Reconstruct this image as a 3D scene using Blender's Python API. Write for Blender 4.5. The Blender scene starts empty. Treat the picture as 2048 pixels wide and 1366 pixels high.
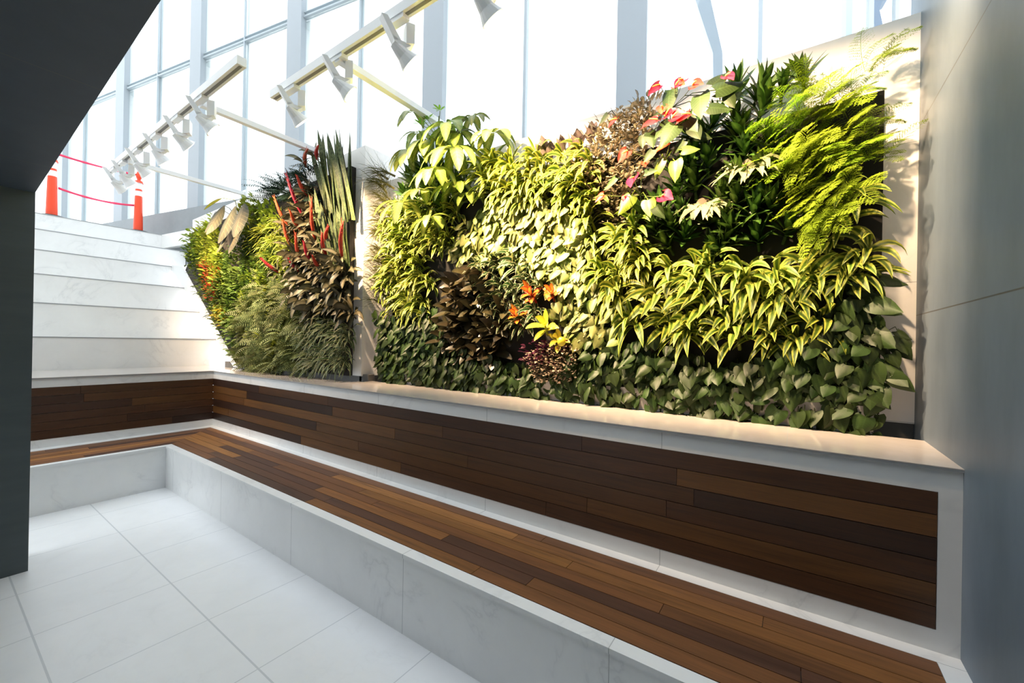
import bpy, math, random
from mathutils import Vector, Matrix
random.seed(7)
R_ = random.random
def U(a, b): return a + (b - a) * R_()
V = Vector
COL = bpy.context.scene.collection
PI = math.pi

# ------------------------------------------------------------------ camera
YAW, PITCH, ROLL, FPX, CAMH = -0.6017, 0.0016, 0.0179, 821.66, 1.662
def basis():
    cy, sy, cp, sp = math.cos(YAW), math.sin(YAW), math.cos(PITCH), math.sin(PITCH)
    f = V((sy*cp, cy*cp, sp)); r = V((cy, -sy, 0)); u = r.cross(f)
    cr, sr = math.cos(ROLL), math.sin(ROLL)
    return cr*r + sr*u, -sr*r + cr*u, f
CR, CU, CF = basis()
CC = V((0, 0, CAMH))
def at(px, py, ax, val):
    """a point of the photograph, on the plane  ax = val  of the room"""
    d = CR*(px-1024) + CU*(683-py) + CF*FPX
    i = 'xyz'.index(ax)
    return CC + d*((val-CC[i])/d[i])
cam = bpy.data.cameras.new('camera')
cam.sensor_width = 36; cam.lens = 36*FPX/2048; cam.clip_start = .02; cam.clip_end = 400
camo = bpy.data.objects.new('camera', cam); COL.objects.link(camo)
M = Matrix((CR, CU, -CF)).transposed().to_4x4(); M.translation = CC
camo.matrix_world = M
bpy.context.scene.camera = camo

# ------------------------------------------------------------------ mesh builder
class MB:
    def __init__(s): s.v=[]; s.f=[]; s.uv=[]; s.c=[]; s.sm=[]
    def quad(s, pts, uvs=None, col=None, smooth=False):
        i = len(s.v); s.v += [tuple(p) for p in pts]; s.f.append(tuple(range(i, i+len(pts))))
        s.uv += uvs or [(0,0)]*len(pts); s.c += [col or (1,1,1,1)]*len(pts); s.sm.append(smooth)
    def box(s, x0,x1,y0,y1,z0,z1, col=None, uvax=None):
        P = lambda x,y,z: (x,y,z)
        F = [[P(x0,y0,z0),P(x0,y1,z0),P(x1,y1,z0),P(x1,y0,z0)],[P(x0,y0,z1),P(x1,y0,z1),P(x1,y1,z1),P(x0,y1,z1)],
             [P(x0,y0,z0),P(x1,y0,z0),P(x1,y0,z1),P(x0,y0,z1)],[P(x1,y1,z0),P(x0,y1,z0),P(x0,y1,z1),P(x1,y1,z1)],
             [P(x0,y1,z0),P(x0,y0,z0),P(x0,y0,z1),P(x0,y1,z1)],[P(x1,y0,z0),P(x1,y1,z0),P(x1,y1,z1),P(x1,y0,z1)]]
        for f in F: s.quad(f, [(0,0)]*4, col)
    def obox(s, c, ax, ay, az, hx, hy, hz, col=None):
        c=V(c); ax=V(ax).normalized(); ay=V(ay).normalized(); az=V(az).normalized()
        g=lambda a,b,d: c+ax*hx*a+ay*hy*b+az*hz*d
        for f in ([(-1,-1,-1),(-1,1,-1),(1,1,-1),(1,-1,-1)],[(-1,-1,1),(1,-1,1),(1,1,1),(-1,1,1)],
                  [(-1,-1,-1),(1,-1,-1),(1,-1,1),(-1,-1,1)],[(1,1,-1),(-1,1,-1),(-1,1,1),(1,1,1)],
                  [(-1,1,-1),(-1,-1,-1),(-1,-1,1),(-1,1,1)],[(1,-1,-1),(1,1,-1),(1,1,1),(1,-1,1)]):
            s.quad([g(*q) for q in f], None, col)
    def prism(s, poly, fn, d0, d1, col=None):
        """poly: 2D points ccw; fn(a,b,d) -> 3D"""
        n=len(poly)
        s.quad([fn(a,b,d0) for a,b in poly], None, col)
        s.quad([fn(a,b,d1) for a,b in reversed(poly)], None, col)
        for i in range(n):
            a,b=poly[i]; c,d=poly[(i+1)%n]
            s.quad([fn(a,b,d0),fn(a,b,d1),fn(c,d,d1),fn(c,d,d0)], None, col)
    def tube(s, pts, rad, n=6, col=None, cap=True):
        pts=[V(p) for p in pts]; rings=[]; prev=None
        if not hasattr(rad,'__len__'): rad=[rad]*len(pts)
        for i,p in enumerate(pts):
            t=(pts[min(i+1,len(pts)-1)]-pts[max(i-1,0)]).normalized()
            a=prev if prev is not None else (V((0,0,1)) if abs(t.z)<.9 else V((1,0,0)))
            a=(a-t*a.dot(t)).normalized(); prev=a; b=t.cross(a)
            rings.append([p+(a*math.cos(2*PI*k/n)+b*math.sin(2*PI*k/n))*rad[i] for k in range(n)])
        for i in range(len(rings)-1):
            for k in range(n):
                k2=(k+1)%n
                s.quad([rings[i][k],rings[i][k2],rings[i+1][k2],rings[i+1][k]],None,col,True)
        if cap:
            s.quad(rings[0][::-1],None,col); s.quad(rings[-1],None,col)
    def grid(s, rows, uvr, smooth=True):
        """rows of equal length points, shared verts"""
        n=len(rows[0]); base=len(s.v)
        for r in rows: s.v += [tuple(p) for p in r]
        for i in range(len(rows)-1):
            for k in range(n-1):
                s.f.append((base+i*n+k, base+i*n+k+1, base+(i+1)*n+k+1, base+(i+1)*n+k))
                s.uv += [uvr[i][k],uvr[i][k+1],uvr[i+1][k+1],uvr[i+1][k]]
                s.c += [(1,1,1,1)]*4; s.sm.append(smooth)
    def flat(s):
        s.v=[(x,y if y<.0 else min(y*.25,.05),z) for x,y,z in s.v]; return s
    def mesh(s, name):
        me=bpy.data.meshes.new(name); me.from_pydata(s.v,[],s.f)
        uv=me.uv_layers.new(name='UVMap'); uv.data.foreach_set('uv',[x for p in s.uv for x in p])
        ca=me.color_attributes.new('tone','FLOAT_COLOR','CORNER'); ca.data.foreach_set('color',[x for p in s.c for x in p])
        me.polygons.foreach_set('use_smooth',s.sm); me.update(); return me
    def build(s, name, mat, parent=None, loc=None):
        me=s.mesh(name); me.materials.append(mat)
        o=bpy.data.objects.new(name,me); COL.objects.link(o)
        if parent: o.parent=parent
        if loc: o.location=loc
        return o
def tag(o,label=None,cat=None,group=None,kind=None):
    if label: o['label']=label
    if cat: o['category']=cat
    if group: o['group']=group
    if kind: o['kind']=kind
    return o
def empty(name,loc=(0,0,0)):
    o=bpy.data.objects.new(name,None); o.empty_display_size=.05; COL.objects.link(o); o.location=loc; return o
def struct(o,label=None): o['kind']='structure'; 
def bevel(o,w=.003,n=1):
    m=o.modifiers.new('b','BEVEL'); m.width=w; m.segments=n; m.limit_method='ANGLE'

# ------------------------------------------------------------------ materials
def newmat(name):
    m=bpy.data.materials.new(name); m.use_nodes=True; nt=m.node_tree
    b=nt.nodes['Principled BSDF']; return m,nt,b
def N(nt,t,**k):
    n=nt.nodes.new(t)
    for a,v in k.items(): setattr(n,a,v)
    return n
def setin(n,**k):
    for a,v in k.items(): n.inputs[a.replace('_',' ')].default_value=v
def ramp(nt,stops,src):
    r=N(nt,'ShaderNodeValToRGB'); e=r.color_ramp.elements
    while len(e)<len(stops): e.new(.5)
    for i,(p,c) in enumerate(stops): e[i].position=p; e[i].color=(*c,1) if len(c)==3 else c
    nt.links.new(src,r.inputs[0]); return r.outputs[0]
def math_(nt,op,a,b=None,c=None):
    n=N(nt,'ShaderNodeMath',operation=op)
    for i,x in enumerate((a,b,c)):
        if x is None: continue
        if isinstance(x,(int,float)): n.inputs[i].default_value=x
        else: nt.links.new(x,n.inputs[i])
    return n.outputs[0]
def mix(nt,fac,a,b,bt='MIX'):
    n=N(nt,'ShaderNodeMix',data_type='RGBA',blend_type=bt)
    for s,x in (('Factor',fac),('A',a),('B',b)):
        i=[q for q in n.inputs if q.name==s and (q.type=='RGBA' or s=='Factor' and q.type=='VALUE')][0]
        if isinstance(x,(int,float)): i.default_value=x
        elif isinstance(x,tuple): i.default_value=(*x,1) if len(x)==3 else x
        else: nt.links.new(x,i)
    return [o for o in n.outputs if o.type=='RGBA'][0]
def line_mask(nt,coord,spacing,offset,width):
    """1 on joints at coord = offset + k*spacing"""
    a=math_(nt,'SUBTRACT',coord,offset-spacing/2)
    m=math_(nt,'PINGPONG',math_(nt,'SUBTRACT',a,spacing/2),spacing/2)
    return math_(nt,'LESS_THAN',m,width/2)
def simple(name,col,rough=.5,metal=0,emit=None,spec=None):
    m,nt,b=newmat(name); b.inputs['Base Color'].default_value=(*col,1); b.inputs['Roughness'].default_value=rough
    b.inputs['Metallic'].default_value=metal
    if spec is not None: b.inputs['Specular IOR Level'].default_value=spec
    if emit: b.inputs['Emission Color'].default_value=(*emit[0],1); b.inputs['Emission Strength'].default_value=emit[1]
    return m
def stone(name,base,vein,rough,joints=(),scale=1.,veinamt=.5,jcol=(.45,.46,.46),cloud=.03,vscale=1.1,stretch=None):
    m,nt,b=newmat(name); tc=N(nt,'ShaderNodeTexCoord'); sp=N(nt,'ShaderNodeSeparateXYZ')
    nt.links.new(tc.outputs['Object'],sp.inputs[0])
    src=tc.outputs['Object']
    if stretch:
        mp=N(nt,'ShaderNodeMapping'); mp.inputs['Scale'].default_value=stretch[0]; mp.inputs['Rotation'].default_value=stretch[1]
        nt.links.new(src,mp.inputs[0]); src=mp.outputs[0]
    n1=N(nt,'ShaderNodeTexNoise'); setin(n1,Scale=vscale,Detail=5.,Roughness=.6,Distortion=1.4); nt.links.new(src,n1.inputs[0])
    v=math_(nt,'ABSOLUTE',math_(nt,'SUBTRACT',n1.outputs[0],.5))
    v=math_(nt,'MULTIPLY',ramp(nt,[(0,(1,1,1)),(.012,(.35,.35,.35)),(.05,(0,0,0))],v),veinamt)
    n2=N(nt,'ShaderNodeTexNoise'); setin(n2,Scale=2.3,Detail=4.); nt.links.new(src,n2.inputs[0])
    msk=ramp(nt,[(.42,(0,0,0)),(.62,(1,1,1))],n2.outputs[0])
    v=math_(nt,'MULTIPLY',v,msk)
    n3=N(nt,'ShaderNodeTexNoise'); setin(n3,Scale=3.1,Detail=8.,Roughness=.65); nt.links.new(src,n3.inputs[0])
    lo=tuple(max(0,x*(1-cloud*4)) for x in base); hi=tuple(min(1,x*(1+cloud*4)) for x in base)
    c=ramp(nt,[(.3,lo),(.7,hi)],n3.outputs[0])
    c=mix(nt,v,c,vein)
    for ax,spc,off,w in joints:
        c=mix(nt,line_mask(nt,sp.outputs['XYZ'.index(ax)],spc,off,w),c,jcol)
    nt.links.new(c,b.inputs['Base Color']); b.inputs['Roughness'].default_value=rough
    return m
MARBLE=(.80,.805,.80); VEIN=(.47,.48,.49)
M_marx=stone('white_marble_x',MARBLE,VEIN,.28,[('X',1.215,-3.43,.004)],veinamt=.35,cloud=.008)
M_mary=stone('white_marble_y',MARBLE,VEIN,.28,[('Y',1.215,.45,.004)],veinamt=.35,cloud=.008)
M_step=stone('step_marble',(.80,.80,.79),VEIN,.35,[],veinamt=.3,cloud=.008)
M_frame=stone('frame_marble',(.88,.86,.845),VEIN,.3,[('Z',.78,1.255,.0035)],veinamt=.12,cloud=.006)
M_ledge=stone('ledge_marble',(.50,.455,.425),(.38,.35,.33),.1,[('X',1.215,-3.2,.003)],veinamt=.35,cloud=.02)
M_floor=stone('floor_tile',(.78,.79,.80),VEIN,.38,[('Y',.61,.388,.009),('X',.618,-3.43,.006)],veinamt=.1,cloud=.008,jcol=(.56,.58,.60))
M_wallr=stone('grey_stone_wall',(.13,.165,.205),(.17,.205,.24),.5,[('Z',40,1.849,.006),('Z',40,2.89,.006)],veinamt=.12,cloud=.045,jcol=(.07,.075,.08),vscale=.8,stretch=((1,1,.35),(.6,0,0)))
M_walll=stone('charcoal_stone_panel',(.066,.083,.090),(.08,.1,.105),.5,[],veinamt=.1,cloud=.03,jcol=(.05,.05,.05),stretch=((1,.4,3),(0,0,0)))
M_soffit=stone('charcoal_soffit',(.056,.074,.094),(.07,.09,.11),.55,[('X',1.2,-2.6,.006)],veinamt=.1,cloud=.03,jcol=(.085,.09,.09))
M_parapet=stone('grey_parapet',(.20,.225,.24),(.25,.26,.27),.5,[],veinamt=.2,cloud=.02)
M_dark=simple('dark_channel',(.11,.105,.10),.8)
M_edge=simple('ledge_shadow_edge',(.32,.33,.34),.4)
M_backing=simple('dark_felt_backing',(.018,.016,.014),.95)
M_white=simple('white_painted_metal',(.86,.87,.88),.4)
M_mull=simple('mullion_metal',(.38,.43,.47),.45)
M_colm=simple('pale_steel_column',(.33,.365,.40),.5)
M_black=simple('black_trim',(.02,.02,.02),.5)
M_orange=simple('orange_plastic',(.85,.07,.02),.45)
M_refl=simple('reflective_white_band',(.85,.85,.85),.3)
M_tape=simple('pink_barrier_tape',(.85,.05,.14),.5)
M_bulb=simple('lamp_lens',(.9,.9,.85),.3,emit=((1,.82,.55),4))
M_trough=stone('pale_grey_trough',(.34,.335,.33),(.4,.4,.4),.6,[],veinamt=.1,cloud=.05)
M_fin=simple('white_fin',(.93,.94,.94),.5)
M_shelf=simple('pale_shelf',(.66,.72,.72),.5)
M_street=simple('pale_paving',(.82,.82,.80),.8)
M_facade=simple('pale_facade',(.75,.75,.75),.8)
M_facwin=simple('facade_window',(.38,.44,.5),.3)
M_bluegrey=simple('blue_grey_steel',(.10,.15,.24),.5)
# glass
def glass():
    m,nt,b=newmat('clear_glass'); nt.nodes.remove(b); out=nt.nodes['Material Output']
    t=N(nt,'ShaderNodeBsdfTransparent'); t.inputs[0].default_value=(.95,.97,.965,1)
    g=N(nt,'ShaderNodeBsdfGlossy'); g.inputs['Roughness'].default_value=.02; g.inputs[0].default_value=(1,1,1,1)
    f=N(nt,'ShaderNodeFresnel'); f.inputs[0].default_value=1.45; mx=N(nt,'ShaderNodeMixShader')
    nt.links.new(math_(nt,'MULTIPLY',f.outputs[0],.6),mx.inputs[0]); nt.links.new(t.outputs[0],mx.inputs[1]); nt.links.new(g.outputs[0],mx.inputs[2]); nt.links.new(mx.outputs[0],out.inputs[0])
    return m
M_glass=glass()
def wood(name,dark=1.):
    m,nt,b=newmat(name); uv=N(nt,'ShaderNodeUVMap'); ca=N(nt,'ShaderNodeVertexColor',layer_name='tone')
    mp=N(nt,'ShaderNodeMapping'); mp.inputs['Scale'].default_value=(1.1,11,1); nt.links.new(uv.outputs[0],mp.inputs[0])
    n=N(nt,'ShaderNodeTexNoise'); setin(n,Scale=2.2,Detail=7.,Roughness=.62,Distortion=.9); nt.links.new(mp.outputs[0],n.inputs[0])
    mp2=N(nt,'ShaderNodeMapping'); mp2.inputs['Scale'].default_value=(3,90,1); nt.links.new(uv.outputs[0],mp2.inputs[0])
    n2=N(nt,'ShaderNodeTexNoise'); setin(n2,Scale=3.,Detail=4.); nt.links.new(mp2.outputs[0],n2.inputs[0])
    g=ramp(nt,[(.25,(.42,.38,.36)),(.45,(.85,.82,.8)),(.6,(1.05,1.0,.95)),(.78,(.6,.55,.5))],n.outputs[0])
    g2=ramp(nt,[(.3,(.72,.72,.72)),(.65,(1.1,1.1,1.1))],n2.outputs[0])
    c=mix(nt,1.,ca.outputs[0],g,'MULTIPLY'); c=mix(nt,.8,c,g2,'MULTIPLY')
    nt.links.new(c,b.inputs['Base Color']); b.inputs['Roughness'].default_value=.42
    bp=N(nt,'ShaderNodeBump'); bp.inputs['Strength'].default_value=.08; nt.links.new(n2.outputs[0],bp.inputs['Height']); nt.links.new(bp.outputs[0],b.inputs['Normal'])
    return m
M_wood=wood('ipe_wood')

def leafmat(name, center, edge, w=.5, soft=.12, rough=.38, trans=.25, var=.18, under=None, cross=None, mottle=0, vein=0.0, tip=None):
    """colour by UV: u=.5 is the midrib, v runs to the tip"""
    m,nt,b=newmat(name); rough=min(.6,rough+.08); uv=N(nt,'ShaderNodeUVMap'); sp=N(nt,'ShaderNodeSeparateXYZ'); nt.links.new(uv.outputs[0],sp.inputs[0])
    au=math_(nt,'MULTIPLY',math_(nt,'ABSOLUTE',math_(nt,'SUBTRACT',sp.outputs[0],.5)),2.)
    nz=N(nt,'ShaderNodeTexNoise'); setin(nz,Scale=9.,Detail=3.); tc=N(nt,'ShaderNodeTexCoord'); nt.links.new(tc.outputs['Object'],nz.inputs[0])
    a2=math_(nt,'ADD',au,math_(nt,'MULTIPLY',math_(nt,'SUBTRACT',nz.outputs[0],.5),mottle+.25))
    c=ramp(nt,[(max(0,w-soft),center),(min(1,w+soft),edge)],a2)
    if cross:
        mp=N(nt,'ShaderNodeMapping'); mp.inputs['Scale'].default_value=(1.5,cross[1],1); nt.links.new(uv.outputs[0],mp.inputs[0])
        n3=N(nt,'ShaderNodeTexNoise'); setin(n3,Scale=2.,Detail=3.,Distortion=.6); nt.links.new(mp.outputs[0],n3.inputs[0])
        c=mix(nt,math_(nt,'MULTIPLY',ramp(nt,[(.45,(0,0,0)),(.55,(1,1,1))],n3.outputs[0]),.8),c,cross[0])
    if vein>0:
        w1=math_(nt,'PINGPONG',math_(nt,'ADD',math_(nt,'MULTIPLY',sp.outputs[1],9.),math_(nt,'MULTIPLY',au,-1.6)),.5)
        c=mix(nt,math_(nt,'MULTIPLY',math_(nt,'LESS_THAN',w1,.09),vein),c,tuple(min(1,x*1.9+.015) for x in center))
        c=mix(nt,math_(nt,'MULTIPLY',math_(nt,'LESS_THAN',au,.05),vein*1.5),c,tuple(min(1,x*1.9+.015) for x in center))
    if tip: c=mix(nt,ramp(nt,[(.55,(0,0,0)),(1,(1,1,1))],sp.outputs[1]),c,tip)
    oi=N(nt,'ShaderNodeObjectInfo'); hs=N(nt,'ShaderNodeHueSaturation')
    n4=N(nt,'ShaderNodeTexNoise'); setin(n4,Scale=14.,Detail=1.); nt.links.new(tc.outputs['Object'],n4.inputs[0])
    nt.links.new(math_(nt,'ADD',math_(nt,'MULTIPLY',oi.outputs['Random'],.035),.4825),hs.inputs['Hue'])
    nt.links.new(math_(nt,'ADD',math_(nt,'ADD',math_(nt,'MULTIPLY',oi.outputs['Random'],var*1.5),1-var*.75-.50),math_(nt,'MULTIPLY',n4.outputs[0],.7)),hs.inputs['Value'])
    nt.links.new(c,hs.inputs['Color'])
    nt.links.new(hs.outputs[0],b.inputs['Base Color']); b.inputs['Roughness'].default_value=rough
    b.inputs['Specular IOR Level'].default_value=.3
    tr=N(nt,'ShaderNodeBsdfTranslucent'); nt.links.new(hs.outputs[0],tr.inputs[0]); mx=N(nt,'ShaderNodeMixShader'); mx.inputs[0].default_value=trans
    out=nt.nodes['Material Output']; nt.links.new(b.outputs[0],mx.inputs[1]); nt.links.new(tr.outputs[0],mx.inputs[2]); nt.links.new(mx.outputs[0],out.inputs[0])
    return m
L_lime=leafmat('lime_dracaena_leaf',(.07,.13,.012),(.40,.44,.06),.42,.1,trans=.2)
L_compact=leafmat('dark_dracaena_leaf',(.075,.14,.02),(.035,.08,.012),.4,.3,rough=.3,trans=.15)
L_white=leafmat('white_striped_leaf',(.03,.08,.02),(.45,.45,.24),.62,.06,rough=.35)
L_heart=leafmat('heartleaf_green',(.030,.055,.011),(.038,.068,.014),.5,.3,rough=.38,trans=.12,vein=.12,var=.35)
L_brasil=leafmat('bright_heartleaf',(.30,.33,.10),(.12,.18,.028),.6,.2,mottle=.6,rough=.35,var=.3,vein=.15)
L_rubber=leafmat('burgundy_rubber_leaf',(.06,.045,.02),(.045,.04,.02),.5,.3,rough=.22,trans=.06,vein=.15)
L_fern=leafmat('asparagus_fern_needles',(.27,.43,.02),(.30,.46,.02),.5,.3,trans=.35,rough=.5,var=.25)
L_pink=leafmat('olive_pink_leaf',(.40,.32,.22),(.19,.17,.10),.55,.2,rough=.35,var=.35)
L_frosted=leafmat('cream_pink_leaf',(.62,.50,.36),(.30,.22,.14),.6,.2,rough=.4,mottle=.8,var=.4)
L_maroon=leafmat('maroon_leaf',(.05,.015,.02),(.12,.01,.05),.6,.2,rough=.35)
L_anth=leafmat('anthurium_leaf',(.035,.065,.013),(.03,.055,.011),.5,.3,rough=.4,vein=.3,var=.4,trans=.25)
L_anthy=leafmat('yellow_green_anthurium_leaf',(.22,.31,.03),(.19,.28,.025),.5,.3,rough=.3,vein=.4,trans=.25)
L_spathe=leafmat('red_spathe',(.50,.025,.03),(.42,.01,.02),.5,.3,rough=.25,vein=.2,trans=.15,var=.3)
L_croton=leafmat('croton_leaf',(.75,.35,.03),(.42,.06,.02),.6,.2,rough=.3,mottle=.8)
L_crotony=leafmat('yellow_croton_leaf',(.72,.60,.05),(.40,.42,.04),.6,.2,rough=.3,mottle=.8)
L_calathea=leafmat('dusky_calathea_leaf',(.22,.16,.13),(.13,.10,.085),.7,.1,rough=.45,trans=.15,vein=.4)
L_stag=leafmat('pale_staghorn_frond',(.33,.35,.17),(.30,.32,.15),.5,.3,rough=.55,trans=.2,var=.15)
L_grass=leafmat('thin_grassy_leaf',(.08,.10,.02),(.15,.13,.035),.5,.3,rough=.45)
L_scheff=leafmat('umbrella_leaf',(.30,.34,.07),(.12,.20,.025),.5,.3,rough=.25,trans=.3,vein=.3,mottle=.5,var=.25)
L_scheffn=leafmat('young_umbrella_leaf',(.25,.5,.05),(.22,.46,.05),.5,.3,rough=.35,trans=.35)
L_sans=leafmat('snake_plant_blade',(.045,.075,.025),(.11,.13,.03),.7,.1,rough=.45,trans=.05,cross=((.13,.17,.07),16))
L_sword=leafmat('red_flower_spike',(.60,.07,.03),(.50,.04,.03),.5,.3,rough=.45,trans=.1,mottle=.5,tip=(.5,.03,.03))
L_agl=leafmat('silver_brown_leaf',(.16,.14,.075),(.045,.045,.022),.6,.2,rough=.3,trans=.12,mottle=.4)
L_bright=leafmat('yellow_green_small_leaf',(.33,.38,.05),(.22,.31,.03),.5,.3,rough=.4,mottle=.5,var=.35)
L_orange=leafmat('orange_small_leaf',(.50,.12,.03),(.42,.09,.025),.5,.3,rough=.5,mottle=.5)
L_yellow=leafmat('yellow_small_leaf',(.62,.48,.06),(.38,.38,.05),.5,.3,rough=.4,mottle=.8)
L_bush=leafmat('mid_green_small_leaf',(.11,.17,.03),(.08,.14,.02),.5,.3,rough=.4,mottle=.5,var=.35)
L_pale=leafmat('sage_fern_leaf',(.30,.33,.13),(.13,.18,.06),.5,.3,rough=.5,mottle=.8,var=.4)
L_darkbig=leafmat('dark_banded_leaf',(.055,.05,.022),(.02,.024,.011),.6,.2,rough=.5,trans=.1,vein=.5)
L_darkgreen=leafmat('dark_blue_green_leaf',(.03,.07,.04),(.03,.065,.04),.5,.3,rough=.4,trans=.15)
L_stem=simple('brown_stem',(.10,.07,.03),.6)
L_gstem=simple('green_stem',(.16,.2,.05),.5)
L_spadix=simple('yellow_spadix',(.75,.5,.1),.5)

# ------------------------------------------------------------------ room measures
YR,YW0,YW1,YP,YB=1.5835,1.651,2.255,2.329,2.92
XR_,XWR,XPR=.553,.471,.484
XRI,XW0,XW1,XP=-5.666,-5.735,-6.41,-6.542
SH,PB,PT,L=.45,.541,1.092,1.198
YBL=2.72; YFL,YF=2.84,3.13; XPIER=-3.99
FT,FB=3.527,1.25
STEPX=[-7.82,-8.54,-9.27,-9.94,-10.65,-11.35]; STEPZ=[1.63,2.095,2.56,3.01,3.455,3.86]
LAND=3.86
TH=.2; NV=V((-math.sin(TH),math.cos(TH),0)); TV=V((math.cos(TH),math.sin(TH),0))
def cw(s,d,z): p=TV*s+NV*d; return V((p.x,p.y,z))

# floor
m=MB(); m.box(XRI-.02,XR_,-7,YR+.02,-.1,0); struct(m.build('floor',M_floor))
# right grey wall
m=MB(); m.box(XR_,XR_+.2,-7,3.38,-.1,12); struct(m.build('wall_right',M_wallr))
# left wall (column) and soffit
m=MB(); m.box(-4.75,-4.4,-7,.472,-.0,2.66); struct(m.build('wall_left',M_walll))
m=MB(); sl=(2.834-2.648)/(4.4-1.824)*.93
za=lambda x: 2.648+sl*(x+4.4)
m.prism([(-4.75,za(-4.75)),(XR_,za(XR_)),(XR_,3.4),(-4.75,3.4)],lambda a,b,d:(a,d,b),-7,.47)
struct(m.build('ceiling',M_soffit))

m=MB(); m.box(-2.2,XR_,-3.2,-3.0,0,2.9); m.box(-16,XR_,-2.5,-2.3,3.4,12); struct(m.build('wall_front_blocker',stone('white_plaster',(.76,.74,.70),(.6,.6,.6),.8)))  # unseen walls, added to cut ambient light on the bench and plants
# ------------------------------------------------------------------ bench
bench=tag(empty('built_in_bench',(XRI,YR,0)),'long L-shaped bench with brown hardwood seat and white marble front below the plant walls','bench')
OFF=V((XRI,YR,0))
def bpart(mb,name,mat):
    mb.v=[tuple(V(v)-OFF) for v in mb.v]; return mb.build(name,mat,bench)
# white base: long leg, then left leg
m=MB(); m.box(XP,XR_,YR,YP,0,SH-.02); m.box(XP,XRI,-5,YR,0,SH-.02)
m.box(XP,XRI,-5,YR,SH-.02,SH-.001)
m.v=[v for v in m.v]
o=bpart(m,'marble_base',M_marx)
tone=[(.14,.058,.021,1),(.20,.085,.026,1),(.10,.043,.02,1),(.27,.12,.034,1),(.07,.031,.018,1),(.16,.067,.025,1)]
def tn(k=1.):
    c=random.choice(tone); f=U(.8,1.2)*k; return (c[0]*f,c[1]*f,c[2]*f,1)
def planks(mb,length0,length1,a0,a1,n,fn,clip0=None,th=.018,seglen=(1.1,2.3),tones=None,k=1.):
    """rows between a0..a1; fn(l,a,h)->3D; clip0(a)->start of the row"""
    w=(a1-a0)/n
    for r in range(n):
        b0=a0+w*r+.0017; b1=a0+w*(r+1)-.0017
        s0=clip0(b0) if clip0 else length0; s1=clip0(b1) if clip0 else length0
        e=length1; first=True; p0,p1=s0,s1; uo=U(0,50)
        cur=max(s0,s1)
        while True:
            nx=cur+U(*seglen)*(U(.3,1) if first else 1)
            if nx>e-.35: nx=e
            q=nx-(0 if nx==e else .0012)
            c=tn(k); uo=U(0,50)
            P=[(p0,b0),(q,b0),(q,b1),(p1,b1)]
            uvq=[(l*.6+uo,a*1.+uo) for l,a in P]
            mb.quad([fn(l,a,0) for l,a in P],uvq,c)
            for i in range(4):
                A,B=P[i],P[(i+1)%4]
                mb.quad([fn(*A,0),fn(*A,-th),fn(*B,-th),fn(*B,0)],[uvq[i],uvq[i],uvq[(i+1)%4],uvq[(i+1)%4]],(c[0]*.6,c[1]*.6,c[2]*.6,1))
            if nx>=e: break
            cur=nx; p0=p1=nx+.0012; first=False
# seat of the long leg, mitred at the inner corner
clipx=lambda y: XW0+(XW1-XW0)*(y-YW0)/(YW1-YW0)
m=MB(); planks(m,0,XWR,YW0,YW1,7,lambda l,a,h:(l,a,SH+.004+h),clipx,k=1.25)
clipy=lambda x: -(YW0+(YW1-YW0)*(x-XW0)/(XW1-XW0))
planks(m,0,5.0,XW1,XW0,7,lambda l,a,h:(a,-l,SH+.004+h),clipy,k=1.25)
o=bpart(m,'seat',M_wood)
# marble trims round the seat (top level with wood)
m=MB()
for (x0,x1,y0,y1) in ((XRI,XR_,YR-.006,YW0-.002),(XP,XR_,YW1+.002,YP),(XWR+.002,XR_,YW0,YW1)): m.box(x0,x1,y0,y1,SH-.02,SH+.003)
m.box(XP,XW1-.002,-5,YW1+.002,SH-.02,SH+.003); m.box(XW0+.002,XRI-.0+.006,-5,YW0-.002,SH-.02,SH+.003)
o=bpart(m,'seat_trim',M_marx)
# under lay dark below wood
m=MB(); m.box(XW1,XWR,YW0,YW1,SH-.019,SH-.012); m.box(XW1,XW0,-5,YW0,SH-.019,SH-.012); bpart(m,'underlay',M_dark)
# back wall of the bench and ledge slab
m=MB(); m.box(XP-.02,XR_,YP,YP+.1,SH-.02,PB); m.box(XP-.02,XR_,YP,YP+.1,PT,L-.014); m.box(XPR,XR_,YP,YP+.1,PB,PT); m.box(XP-.02,XR_,YP+.02,YP+.1,PB,PT)
m.box(XP-.1,XP,-5,YP,SH-.02,PB); m.box(XP-.1,XP,-5,YP,PT,L-.014); m.box(XP-.1,XP-.02,-5,YP,PB,PT)
bpart(m,'marble_surround',M_marx)
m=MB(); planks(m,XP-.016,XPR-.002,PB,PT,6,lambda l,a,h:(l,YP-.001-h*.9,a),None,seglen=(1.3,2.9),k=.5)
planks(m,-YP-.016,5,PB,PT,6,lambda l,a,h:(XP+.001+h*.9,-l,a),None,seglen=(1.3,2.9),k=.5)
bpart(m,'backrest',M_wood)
led=tag(empty('marble_ledge',(XP,YP,L)),'broad polished cream marble ledge running along the foot of both plant walls','ledge')
def lpart(mb,name,mat):
    mb.v=[tuple(V(v)-V((XP,YP,L))) for v in mb.v]; return mb.build(name,mat,led)
m=MB(); e=.012
m.box(XPIER,XR_,YP-e,YB,L-.004,L); m.box(-7.87,XPIER,YP-e,YBL,L-.004,L); m.box(-7.87,XP+e,-5,YP-e,L-.004,L)
lpart(m,'ledge_top',M_ledge)
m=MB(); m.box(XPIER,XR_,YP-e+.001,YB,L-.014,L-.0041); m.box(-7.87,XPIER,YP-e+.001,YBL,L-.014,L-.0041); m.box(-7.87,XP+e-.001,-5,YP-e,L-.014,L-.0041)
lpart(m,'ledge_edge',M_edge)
m=MB(); m.box(XPIER,XR_,YB-.03,YF+.1,L-.18,L-.1); m.box(-7.6,XPIER,YBL-.03,YFL+.1,L-.18,L-.1)
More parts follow.
